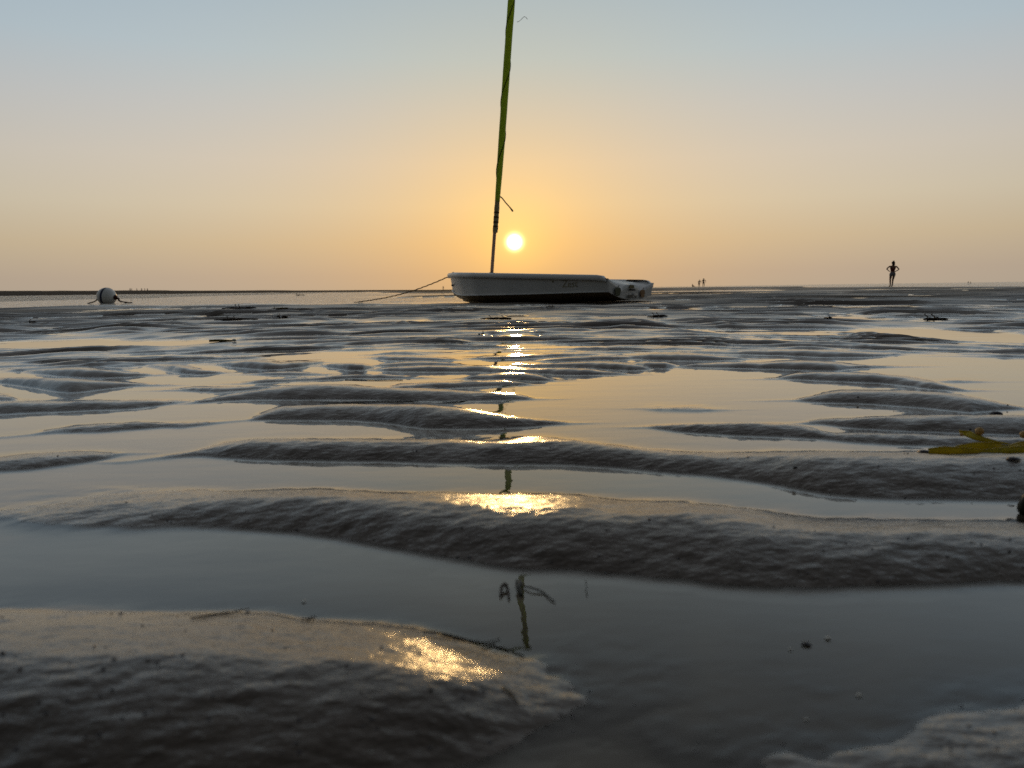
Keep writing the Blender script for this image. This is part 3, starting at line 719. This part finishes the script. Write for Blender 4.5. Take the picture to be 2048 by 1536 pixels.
# mast with its furled sail
RAKE = R(4.05)
MB_ = Vector((2.594, 0, .36)); MD = Vector((-math.sin(RAKE), 0, math.cos(RAKE)))
def mp_(h): return MB_ + MD * h
V, F = tube([mp_(h) for h in (0, 1, 2, 3, 4, 5, 5.75)], [.027, .027, .026, .025, .024, .021, .018], 14)
mast = mesh_obj('mast', V, F, M['mast'], boat)
V, F = tube([mp_(.09), mp_(.13)], .046, 14); mesh_obj('mast_collar', V, F, M['greysticker'], mast)
def ring_tube(h0, h1, n, rf, off=0.0, sides=20, seed=1):
    rg = random.Random(seed); V, F = [], []
    ph = [rg.uniform(0, 6.28) for _ in range(4)]
    for i in range(n):
        h = h0 + (h1 - h0) * i / (n - 1)
        c = mp_(h) + Vector((-off, 0, 0))
        for k_ in range(sides):
            a = 2 * math.pi * k_ / sides
            rr = rf(h) * (1 + .03 * math.sin(2 * a + ph[0] + h * 1.3) + .035 * math.sin(5 * a + ph[1] - h * 2.1) + .012 * math.sin(h * 5 + ph[2]) + .01 * math.sin(h * 13 + a + ph[3]))
            V.append(c + Vector((rr * math.cos(a), rr * math.sin(a), 0)))
    for i in range(n - 1):
        for k_ in range(sides):
            a, b = i * sides + k_, i * sides + (k_ + 1) % sides
            F.append((a, b, b + sides, a + sides))
    F.append(tuple(range(sides - 1, -1, -1))); F.append(tuple((n - 1) * sides + k_ for k_ in range(sides)))
    return V, F
def wrap_r(h): return .040 + .014 * float(np.clip((h - 1.25) / .9, 0, 1)) - .018 * float(np.clip((h - 4.2) / 1.3, 0, 1))
sail = mesh_obj('furled_sail', *ring_tube(1.24, 5.6, 110, wrap_r, .012), M['sail'], boat)
tack = mesh_obj('sail_tack', *ring_tube(.76, 1.26, 16, lambda h: .041 + .003 * math.sin(h * 40), .010, seed=3), M['tack'], sail); tack['label'] = 'stained brownish lower corner of the furled sail'
for h in (.84, .91, .985, 1.06): mesh_obj('tie_strap', *ring_tube(h, h + .028, 3, lambda h: .0440, .010, seed=3), M['rope'], sail)
pts = []
Z1 = 2.326
for i in range(420):
    h = 1.45 + (5.5 - 1.45) * i / 419
    p = mp_(h) + Vector((-.012, 0, 0)); zw = (BM @ p).z
    th = R(270) + 2 * math.pi * (zw - Z1) / 1.045        # world angle, then into the boat's frame
    d = BM.to_3x3().inverted() @ Vector((math.cos(th), math.sin(th), 0)); d.z = 0; d.normalize()
    pts.append(p + d * (wrap_r(h) + .001))
V, F = tube(pts, .0075, 6); mesh_obj('lashing_cord', V, F, M['cord'], sail)
BI = BM.inverted()
MD_ = 12.17
V, F = tube(spline([BI @ at_range(px, py, MD_) for px, py in ((1000, 393), (1004, 396), (1012, 406), (1020, 415), (1026, 423))], 14), [.010] * 10 + [.011, .013, .015, .012], 7)
mesh_obj('loose_rope_end', V, F, M['palerope'], sail)
V, F = tube(spline([BI @ at_range(px, py, MD_) for px, py in ((1034, 44), (1039, 42), (1043.5, 38), (1048, 33.5), (1052, 35), (1055, 39))], 16), .0035, 5)
mesh_obj('loose_thread', V, F, M['wetrope'], sail)
# painter from the bow to the sand
b0 = BM @ Vector((3.475, 0, .47)); b1 = on_ground(706, 604.5); b1.z = -.01
pts = []
for i in range(60):
    t = i / 59; p = b0.lerp(b1, t); p.z -= .10 * math.sin(math.pi * t) * (1 - .3 * t); p.z += .004 * math.sin(i * 2.1)
    pts.append(p)
V, F = tube(pts, .0095, 6)
tag(mesh_obj('mooring_rope', V, F, M['rope']), 'brown mooring rope running from the dinghy bow down to the sand', 'rope')

# ------------------------------------------------------------------ mooring buoy
bp = on_ground(214.5, 606.5)
BR = 15.6 * bp.length / FPX
bz = BR * .74
buoy = empty('mooring_buoy', (bp.x, bp.y, 0)); tag(buoy, 'round white mooring buoy with navy stripes lying in shallow water', 'buoy')
AX = Vector((.985, -.14, -.10)).normalized()
A1 = AX.cross(Vector((0, 0, 1))).normalized(); A2 = A1.cross(AX)
C0 = Vector((0, 0, bz))
def onb(lat, lon, k_=1.0):   # lat along the axis (-1..1)
    rr = math.sqrt(max(0, 1 - lat * lat)); return C0 + (AX * lat * 1.04 + (A1 * math.cos(lon) + A2 * math.sin(lon)) * rr) * BR * k_
rows = [[onb(math.sin(math.pi * (i / 24 - .5)), 2 * math.pi * j / 36) for j in range(37)] for i in range(25)]
mesh_obj('float', *loft(rows), M['buoy'], buoy)
rows = [[onb(-.14 + .24 * i / 4, 2 * math.pi * j / 48, 1.008) for j in range(49)] for i in range(5)]
mesh_obj('stripe', *loft(rows), M['blue'], buoy)
rows = []
for j in range(25):     # curved mark on top
    t = j / 24; lat = -.12 + .62 * t; lon = R(90) + R(16) * math.sin(math.pi * t) * -1 + R(20)
    rows.append([onb(lat, lon + R(q), 1.009) for q in (-5, -2, 2, 5)])
mesh_obj('curved_mark', *loft(rows), M['blue'], buoy)
tip = C0 + AX * BR * 1.02
V, F = tube([tip - AX * .02, tip + AX * .015, tip + AX * .03, tip + AX * .05], [.055, .060, .050, .03], 14); mesh_obj('end_fitting', V, F, M['rust'], buoy)
bot_r = Vector((tip.x + .12, tip.y - .04, .05))
V, F = tube(spline([tip + AX * .03, tip + AX * .09 - Vector((0, 0, .03)), bot_r, Vector((tip.x + .22, tip.y + .0, .02)), Vector((tip.x + .36, tip.y + .08, .004))], 22),
            [.022 + (.006 if i % 4 < 2 else 0) - .0006 * i for i in range(22)], 8); mesh_obj('chain', V, F, M['rust'], buoy)
lt = C0 - AX * BR * .98
V, F = tube(spline([lt + AX * .04, Vector((lt.x - .06, lt.y - .06, .055)), Vector((lt.x - .15, lt.y - .10, .02)), Vector((lt.x - .22, lt.y - .12, .004))], 14), [.014] * 10 + [.013, .012, .010, .008], 7)
mesh_obj('tail_rope', V, F, M['wetrope'], buoy)

# ------------------------------------------------------------------ people
def skin_mesh(name, joints, edges, m, parent=None, sub=2):
    names = list(joints); idx = {n: i for i, n in enumerate(names)}
    me = bpy.data.meshes.new(name)
    me.from_pydata([joints[n][0] for n in names], [(idx[a], idx[b]) for a, b in edges], [])
    o = bpy.data.objects.new(name, me); col.objects.link(o)
    bpy.context.view_layer.objects.active = o
    sm_ = o.modifiers.new('skin', 'SKIN'); sm_.use_smooth_shade = True
    for i, n in enumerate(names):
        sv_ = me.skin_vertices[0].data[i]; r_ = joints[n][1]
        sv_.radius = (r_, r_) if isinstance(r_, (int, float)) else r_
        sv_.use_root = (i == 0)
    ss = o.modifiers.new('sub', 'SUBSURF'); ss.levels = ss.render_levels = sub
    bpy.context.view_layer.update()
    nm = bpy.data.meshes.new_from_object(o.evaluated_get(bpy.context.evaluated_depsgraph_get()))
    bpy.data.objects.remove(o); nm.name = name
    nm.materials.clear(); nm.materials.append(m)
    nm.polygons.foreach_set('use_smooth', [True] * len(nm.polygons))
    o2 = bpy.data.objects.new(name, nm); col.objects.link(o2)
    if parent: o2.parent = parent
    return o2
def ball(c, r_, sc=(1, 1, 1), n=12):
    rows = [[(c[0] + r_ * sc[0] * math.cos(math.pi * (i / n - .5)) * math.cos(2 * math.pi * j / (2 * n)), c[1] + r_ * sc[1] * math.cos(math.pi * (i / n - .5)) * math.sin(2 * math.pi * j / (2 * n)),
              c[2] + r_ * sc[2] * math.sin(math.pi * (i / n - .5))) for j in range(2 * n + 1)] for i in range(n + 1)]
    return loft(rows)
SKEL = [('pelvis', 'waist'), ('waist', 'chest'), ('chest', 'neck'), ('neck', 'head'), ('head', 'crown'),
        ('chest', 'sho_l'), ('sho_l', 'elb_l'), ('elb_l', 'wri_l'), ('wri_l', 'fin_l'), ('chest', 'sho_r'), ('sho_r', 'elb_r'), ('elb_r', 'wri_r'), ('wri_r', 'fin_r'),
        ('pelvis', 'hip_l'), ('hip_l', 'kne_l'), ('kne_l', 'ank_l'), ('ank_l', 'toe_l'), ('pelvis', 'hip_r'), ('hip_r', 'kne_r'), ('kne_r', 'ank_r'), ('ank_r', 'toe_r')]
def skeleton(**mv):
    j = dict(pelvis=((0, 0, .92), (.135, .095)), waist=((0, 0, 1.08), (.105, .08)), chest=((0, 0, 1.30), (.125, .09)), neck=((0, 0, 1.44), .045), head=((0, .01, 1.54), (.075, .09)), crown=((0, .005, 1.63), (.06, .07)),
             sho_l=((-.17, 0, 1.38), .05), elb_l=((-.24, .02, 1.12), .038), wri_l=((-.25, -.05, .90), .026), fin_l=((-.25, -.08, .80), .022),
             sho_r=((.17, 0, 1.38), .05), elb_r=((.24, .02, 1.12), .038), wri_r=((.25, -.05, .90), .026), fin_r=((.25, -.08, .80), .022),
             hip_l=((-.09, 0, .84), .088), kne_l=((-.10, -.02, .48), .055), ank_l=((-.10, .02, .08), .036), toe_l=((-.11, -.13, .03), .032),
             hip_r=((.09, 0, .84), .088), kne_r=((.10, -.02, .48), .055), ank_r=((.10, .02, .08), .036), toe_r=((.11, -.13, .03), .032))
    for k_, v in mv.items(): j[k_] = (v, j[k_][1])
    return j
# the woman standing with her hands on her hips
PB = at_range(1784, 572.3, 57.0)
pz = ground_z(PB.x, PB.y)
lady = empty('person', (PB.x, PB.y, pz - .005)); lady.rotation_euler = (0, 0, R(172)); lady.scale = (1.12, 1.12, 1.0)
tag(lady, 'person in maroon top and grey shorts standing with hands on hips', 'person')
lj = skeleton(elb_l=(-.34, .05, 1.17), wri_l=(-.175, -.05, 1.02), fin_l=(-.10, -.10, 1.01), elb_r=(.37, .05, 1.20), wri_r=(.18, -.05, 1.05), fin_r=(.10, -.10, 1.03),
              sho_l=(-.18, 0, 1.37), sho_r=(.18, 0, 1.38), kne_l=(-.05, -.06, .49), ank_l=(.0, .02, .08), toe_l=(-.02, -.13, .03), hip_l=(-.09, 0, .84), hip_r=(.09, 0, .84),
              kne_r=(.115, -.02, .48), ank_r=(.12, .06, .08), toe_r=(.14, -.09, .03))
skin_mesh('body', lj, SKEL, M['skin'], lady)
skin_mesh('top', dict(a=((0, 0, 1.02), (.135, .105)), b=((0, 0, 1.10), (.122, .096)), c=((0, 0, 1.30), (.142, .106)), d=((0, 0, 1.395), (.095, .07)),
                      e=((-.165, 0, 1.375), .060), f=((.165, 0, 1.375), .060)), [('a', 'b'), ('b', 'c'), ('c', 'd'), ('c', 'e'), ('c', 'f')], M['maroon'], lady)
skin_mesh('shorts', dict(p=((0, 0, .93), (.152, .112)), w=((0, 0, 1.02), (.132, .102)), l=((-.085, -.01, .83), .108), r=((.09, 0, .83), .108), l2=((-.075, -.03, .68), .100), r2=((.10, -.01, .68), .100)),
          [('p', 'w'), ('p', 'l'), ('p', 'r'), ('l', 'l2'), ('r', 'r2')], M['grey'], lady)
mesh_obj('hair', *merge([ball((0, .035, 1.60), .098, (1.0, 1.05, 1.08)), ball((0, .11, 1.50), .075, (1.05, .8, 1.25)), ball((-.02, .02, 1.70), .05)]), M['hair'], lady)
# the small figures far out
def figure(px, py, dist, rot, m, label, group, height=1.7, hair=True, **mv):
    p = at_range(px, py, dist)
    o = empty('person', (p.x, p.y, p.z)); o.rotation_euler = (0, 0, R(rot)); sc = height / 1.7; o.scale = (sc * 1.22, sc * 1.22, sc)
    tag(o, label, 'person', group)
    j = skeleton(**mv); body = skin_mesh('body', j, SKEL, m, o, sub=1)
    h = j['head'][0]; mesh_obj('hair', *ball((h[0], h[1] + .03, h[2] + .05), .105), M['hair'], o)
    return o
# a tall walker and a stooping companion on the bar to the right of the boat
G1 = 'people on the sandbar right of the boat'
figure(1407, 574.0, 168, 176, M['dark'], 'tall dark figure with bent arm standing right of the stooping one', G1, 1.86, elb_l=(-.34, .05, 1.17), wri_l=(-.33, -.05, .90), fin_l=(-.31, -.08, .80))
figure(1398, 574.6, 168, 150, M['wine'], 'stooping figure in wine-red clothes beside the tall dark one', G1, 1.72, chest=(0, -.20, 1.24), neck=(0, -.30, 1.36), head=(0, -.34, 1.45), crown=(0, -.35, 1.54),
       sho_l=(-.19, -.22, 1.30), sho_r=(.19, -.22, 1.30), elb_l=(-.27, -.30, 1.06), wri_l=(-.17, -.42, .92), fin_l=(-.1, -.46, .88), elb_r=(.27, -.30, 1.06), wri_r=(.17, -.42, .92), fin_r=(.1, -.46, .88))
figure(1385, 574.2, 168, 120, M['rope'], 'small seated figure low on the sandbar beside the couple', G1, 1.3, pelvis=(0, 0, .13), waist=(0, .02, .28), chest=(0, .0, .50), neck=(0, 0, .64), head=(0, -.01, .74), crown=(0, -.01, .83),
       sho_l=(-.17, 0, .58), elb_l=(-.22, -.12, .36), wri_l=(-.14, -.28, .34), fin_l=(-.08, -.34, .34), sho_r=(.17, 0, .58), elb_r=(.22, -.12, .36), wri_r=(.14, -.28, .34), fin_r=(.08, -.34, .34),
       hip_l=(-.1, -.04, .12), kne_l=(-.12, -.40, .36), ank_l=(-.12, -.62, .08), toe_l=(-.12, -.76, .04), hip_r=(.1, -.04, .12), kne_r=(.12, -.40, .36), ank_r=(.12, -.62, .08), toe_r=(.12, -.76, .04))
figure(886.5, 580.6, 318, 180, M['dark'], 'lone dark figure far out beneath the mooring rope', None, 1.75)
G2 = 'walkers on the far bar behind the buoy'
walk = dict(kne_l=(-.10, -.16, .50), ank_l=(-.10, -.20, .10), toe_l=(-.1, -.34, .06), kne_r=(.1, .08, .49), ank_r=(.1, .28, .12), toe_r=(.1, .16, .04))
for px_, hgt, lab, mv in ((260.5, 1.75, 'leftmost of the tiny far walkers behind the buoy', {}), (263.8, 1.7, 'second tiny far walker from the buoy, close beside the first', walk), (274.0, 1.7, 'third tiny far walker from the buoy, standing apart', walk),
                         (283.5, 1.7, 'fourth tiny far walker from the buoy', {}), (289.8, 1.65, 'fifth tiny far walker from the buoy, in mid stride', walk), (295.2, 1.7, 'last of the tiny far walkers, farthest from the buoy', {})):
    figure(px_, 583.3, 470, 180 if not mv else 100, M['dark'], lab, G2, hgt * 1.12, **mv)
G3 = 'waders in the far sea'
figure(1936.3, 568.4, 330, 180, M['dark'], 'bulkier of two tiny waders far out in the sea', G3, 1.1)
figure(1940.6, 568.6, 330, 180, M['dark'], 'slimmer of two tiny waders far out in the sea', G3, 1.0)

# ------------------------------------------------------------------ kelp and weed
def blade(pts, heights, lean=.55, thick=.0014, wave=.0, seed=0):
    """a strap of weed standing half on edge: closed strip"""
    rg = random.Random(seed); P = spline(pts, 34); hs = np.interp(np.linspace(0, 1, 34), np.linspace(0, 1, len(heights)), heights)
    V, F = [], []; ns = 5
    for side in (0, 1):
        for i, p in enumerate(P):
            t = (P[min(i + 1, 33)] - P[max(i - 1, 0)]).normalized(); w = Vector((-t.y, t.x, 0)).normalized()
            if w.y < 0: w = -w
            for q in range(ns):
                f = q / (ns - 1)
                bend = math.sin(f * math.pi) * .25
                off = w * (lean * f * hs[i] - bend * hs[i] + side * thick) + Vector((0, 0, (1 - lean * .4) * f * hs[i]))
                off.z += wave * math.sin(i * .6 + seed) * f
                V.append(p + off)
    n = 34 * ns
    for i in range(33):
        for q in range(ns - 1):
            a = i * ns + q; F.append((a, a + ns, a + ns + 1, a + 1)); F.append((n + a, n + a + 1, n + a + ns + 1, n + a + ns))
        for q in (0, ns - 1):
            a = i * ns + q; F.append((a, n + a, n + a + ns, a + ns))
    for i in (0, 33):
        for q in range(ns - 1): a = i * ns + q; F.append((a, a + 1, n + a + 1, n + a))
    return V, F
def gp(px, py, dz=0.0):
    """the first point of sand or pool that the line of sight through a pixel meets"""
    d = ray(px, py); hyp = math.hypot(d.x, d.y); j_ = int(np.argmin(np.abs(GP[0] - math.atan2(d.x, d.y))))
    hit = np.nonzero((CAM_H + d.z / hyp * GR[:, 0] <= np.maximum(GZ[:, j_], 0)) & (GR[:, 0] > .2))[0]
    if len(hit) == 0: p = on_ground(px, py)
    else:
        z_ = max(float(GZ[hit[0], j_]), 0.0); r_ = float(GR[hit[0], 0]); p = Vector((d.x / hyp * r_, d.y / hyp * r_, z_))
    p.z += dz; return p
S1 = gp(1950, 905).length / FPX      # metres per pixel there
kelp = empty('kelp', gp(1960, 905)); tag(kelp, 'olive yellow kelp with pale bladders lying on the sand ridge', 'seaweed')
KO = Vector(kelp.location)
def kpt(px, py, lift=0.0):
    p = on_ground(px, py, KO.z); p.z += lift; return p - KO
mesh_obj('blade', *blade([kpt(1858, 909), kpt(1890, 909), kpt(1930, 910, .001), kpt(1970, 911, .001), kpt(2010, 909, .001), kpt(2060, 906), kpt(2150, 903)], [11 * S1, 15 * S1, 12 * S1, 9.5 * S1, 11 * S1, 14 * S1, 13 * S1], .3, seed=1), M['kelp'], kelp)
mesh_obj('blade', *blade([kpt(1900, 899), kpt(1922, 899), kpt(1950, 901, .001), kpt(1990, 902, .001), kpt(2020, 899), kpt(2048, 893), kpt(2100, 890)], [2 * S1, 9 * S1, 14 * S1, 15 * S1, 8 * S1, 10 * S1, 8 * S1], .35, seed=2), M['kelp'], kelp)
mesh_obj('blade', *blade([kpt(1920, 872, .004), kpt(1934, 877, .002), kpt(1956, 882), kpt(1985, 886), kpt(2020, 889)], [7 * S1, 13 * S1, 12 * S1, 6 * S1, 2 * S1], .3, seed=3), M['kelp'], kelp)
for px_, py_, rr in ((1958, 868, 7.5), (1922, 870, 3.2), (2046, 874, 6.5)):
    c = kpt(px_, py_ + 12, rr * S1 + 9 * S1); mesh_obj('bladder', *ball(c, rr * S1, (1, 1, 1.05), 10), M['bladder'], kelp)
V, F = tube([kpt(1962, 880), kpt(1975, 881, .003), kpt(1990, 886, .002)], .0009, 5); mesh_obj('stalk', V, F, M['bladder'], kelp)
kb = gp(2052, 1028); S2 = kb.length / FPX
k2 = empty('kelp', kb); tag(k2, 'dark green kelp tuft in the pool at the right picture edge', 'seaweed')
for i in range(3):
    V, F = tube(spline([Vector((.002 * i, .003 * i, -.002)), Vector((-.004 + .003 * i, 0, 14 * S2)), Vector((.001 + .006 * i, 0, 28 * S2)), Vector((.012 + .008 * i, .004, 38 * S2))], 12), [.0035, .0042, .005, .0045, .004, .0035, .004, .0045, .004, .003, .002, .001], 7)
    mesh_obj('frond', V, F, M['darkweed'], k2)

def weed(px, py, wpx, hpx, label, m='weed', seed=0, n=5, cat='seaweed'):
    """a low heap of tangled stems with curls standing up"""
    rg = random.Random(seed); c = gp(px, py); s_ = c.length / FPX
    o = empty('seaweed', c); tag(o, label, cat, 'weed scattered over the flat')
    W, H = wpx * s_, hpx * s_
    for i in range(n):
        x0 = -W / 2 + W * (i + rg.random()) / n * .8; L_ = W * rg.uniform(.3, .6)
        pts = [Vector((x0 + L_ * t, rg.uniform(-.3, .3) * W * .3, H * (.12 + .25 * rg.random() * math.sin(math.pi * t)))) for t in (0, .35, .7, 1)]
        V, F = tube(spline(pts, 12), [H * (.10 + .16 * math.sin(math.pi * k_ / 11) ** .6 * rg.uniform(.6, 1)) for k_ in range(12)], 6)
        mesh_obj('stem', V, F, M[m], o)
    for i in range(2):
        x0 = rg.uniform(-.35, .35) * W
        pts = [Vector((x0, 0, 0)), Vector((x0 + .04 * W, 0, H * .6)), Vector((x0 - .02 * W, .02, H)), Vector((x0 + .03 * W, .02, H * 1.15))]
        V, F = tube(spline(pts, 9), [H * .13, H * .12, H * .11, H * .1, H * .09, H * .09, H * .1, H * .08, H * .03], 6); mesh_obj('curl', V, F, M[m], o)
    return o
weed(472, 618, 58, 7, 'long dark weed heap at the channel edge, right of the buoy', seed=1)
weed(556, 618, 32, 4, 'low yellowish weed patch right of the long dark heap', 'yellowweed', seed=2)
weed(462, 641, 66, 7, 'long brown weed strand with upright curl on a bright wet patch', seed=3, n=6)
weed(563, 637, 24, 6, 'short dark weed tuft right of the long brown strand', seed=4, n=3)
weed(65, 645, 16, 5, 'small dark weed scrap on the sand below the buoy', seed=5, n=3)
weed(985, 638, 62, 6, 'tangled dark weed strand just below the dinghy hull', seed=6, n=6)
weed(962, 669, 14, 5, 'tiny dark weed scrap beside the sun reflection', seed=7, n=3)
weed(1312, 634, 40, 7, 'ragged weed tangle below the dinghy stern', seed=8, n=4)
weed(1865, 640, 40, 9, 'brown weed clump with pale loop on the pool below the standing person', seed=9, n=6)
weed(598, 590.5, 16, 3, 'tiny dark weed scrap on the thin far sand spit', seed=11, n=3)
weed(1100, 615, 22, 4, 'faint weed scrap on the sand in front of the hull', seed=12, n=3)
weed(1655, 637, 16, 5, 'small grey weed scrap at the pool edge, far right of the dinghy', seed=13, n=3)
# the yellow strap with a white end
c = gp(445, 684); s_ = c.length / FPX
o = empty('seaweed', c); tag(o, 'straight yellow weed strap with a white end lying on the sand', 'seaweed', 'weed scattered over the flat')
mesh_obj('blade', *blade([Vector((-25 * s_, 0, 0)), Vector((-8 * s_, .005, 0)), Vector((8 * s_, 0, 0)), Vector((18 * s_, .004, 0))], [4.5 * s_, 5 * s_, 4 * s_, 3 * s_], .3, .004, seed=5), M['yellowweed'], o)
mesh_obj('white_tip', *ball((22 * s_, 0, 2.4 * s_), 2.6 * s_, (1.7, 1, .9), 8), M['shell'], o)

# twigs and stalks in the near pools
def twig(pts, rad, label, m='darkweed', name='twig', zs=None):
    P = []
    for i, p in enumerate(pts):
        q = gp(p[0], p[1]); q.z += (p[2] if len(p) > 2 else .0008); P.append(q)
    rad *= .6
    V, F = tube(spline(P, 5 * len(P)), [rad * (1 - .6 * abs(i / (5 * len(P) - 1) - .4)) for i in range(5 * len(P))], 6)
    return tag(mesh_obj(name, V, F, M[m]), label, 'weed', 'weed bits in the near pools')
twig([(1002, 1196), (1004, 1183, .003), (1012, 1178, .003), (1016, 1188), (1018, 1200)], .0022, 'curled brown weed bit left of the knotted stalk in the front pool', 'weed')
o = twig([(1034, 1166), (1040, 1176, .003), (1036, 1186, .003), (1044, 1196)], .0034, 'knotted dark weed stalk standing in the front pool')
twig([(1044, 1175), (1062, 1182, .002), (1086, 1188), (1098, 1197), (1110, 1208)], .0011, 'thin bent weed strand right of the knotted stalk')
twig([(1171, 1171, .004), (1173, 1183, .002), (1174, 1196)], .0006, 'short upright dark twig alone in the front pool')
twig([(846, 1266), (880, 1268), (920, 1279), (945, 1286), (975, 1287), (1000, 1282)], .0008, 'wiry dark strand along the crest of the front sand ridge')
twig([(960, 1300), (985, 1296), (1000, 1299), (1025, 1306), (1048, 1315)], .0008, 'thin dark strand among the glitter of the front ridge')
twig([(1005, 1378), (1016, 1384), (1026, 1394), (1036, 1408)], .0010, 'short dark weed stalk below the front glitter')
twig([(382, 1240), (420, 1233), (460, 1228), (498, 1221)], .0010, 'dark weed streak on the crest of the front ridge', 'weed')
twig([(604, 1242), (618, 1240), (632, 1237)], .0008, 'short dark scrap right of the weed streak on the front ridge', 'weed')
twig([(640, 805), (700, 806), (760, 804), (838, 803)], .0016, 'long black weed line lying in the water behind the second bank of ripples')
twig([(885, 806), (910, 805), (935, 803)], .0014, 'short black weed line right of the long one')
twig([(690, 760), (740, 761), (806, 761)], .0018, 'dark weed line on the water left of the sun path')

def chip(px, py, w, m, label, lift=.0006, name='shell', seed=0):
    rg = random.Random(seed); p = gp(px, py, lift); s_ = p.length / FPX; n = 11
    W, D_ = w * s_ / 2, w * s_ * .45
    ring = [(W * math.cos(2 * math.pi * i / n) * rg.uniform(.8, 1.1), D_ * math.sin(2 * math.pi * i / n) * rg.uniform(.8, 1.1)) for i in range(n)]
    V = [(p.x + x, p.y + y, p.z) for x, y in ring] + [(p.x + x * .6, p.y + y * .6, p.z + W * .28) for x, y in ring] + [(p.x, p.y, p.z + W * .36)]
    F = [(i, (i + 1) % n, n + (i + 1) % n, n + i) for i in range(n)] + [(n + i, n + (i + 1) % n, 2 * n) for i in range(n)] + [tuple(range(n - 1, -1, -1))]
    return tag(mesh_obj(name, V, F, M[m]), label, 'shell', 'shell bits in the near pools')
chip(1656, 1281, 13, 'shell', 'larger white shell bit in the front pool', seed=1)
chip(1581, 1300, 8, 'shell', 'smaller white shell bit beside the dark flake in the front pool', seed=2)
chip(1613, 1292, 20, 'slate', 'dark flake of shell between two white bits in the front pool', name='shell_flake', seed=3)
chip(608, 1207, 10, 'shell', 'white shell speck in the front pool above the near ridge', seed=4)
chip(1612, 1445, 8, 'shell', 'pale shell speck near the bottom sand edge', seed=5)
chip(1718, 1393, 10, 'shell', 'pale shell bit under the front pool, lower right', seed=6)
chip(2026, 921, 26, 'slate', 'flat dark shell on the sand in front of the kelp', name='shell_flake', seed=7)
chip(1993, 829, 22, 'slate', 'flat dark shell on the wet sand behind the kelp', name='shell_flake', seed=8)
chip(1848, 906, 26, 'slate', 'dark shell flake at the tip of the kelp blade', name='shell_flake', seed=9)
chip(1590, 937 + 0, 9, 'slate', 'small dark shell flake on the third ridge right of the sun path', name='shell_flake', seed=10)
# fine shell grit strewn over the near sand
rg = random.Random(21); V, F = [], []
for i in range(420):
    px_, py_ = rg.uniform(-60, 2100), 760 + 760 * rg.random() ** 0.8
    p = gp(px_, py_); gz = ground_z(p.x, p.y)
    if gz < -0.002: continue
    r_ = rg.uniform(.0004, .0011) * (1 + .8 * p.length); a0 = rg.uniform(0, 3)
    b = len(V); n = 5
    V += [(p.x + r_ * math.cos(a0 + 2 * math.pi * k_ / n) * rg.uniform(.6, 1.3), p.y + r_ * math.sin(a0 + 2 * math.pi * k_ / n), gz + .0001) for k_ in range(n)] + [(p.x, p.y, gz + r_ * .7)]
    F += [(b + k_, b + (k_ + 1) % n, b + n) for k_ in range(n)]
tag(mesh_obj('shell_grit', V, F, M['slate'], smooth=False), 'dark shell grit strewn over the near ridges', 'grit', kind='stuff')
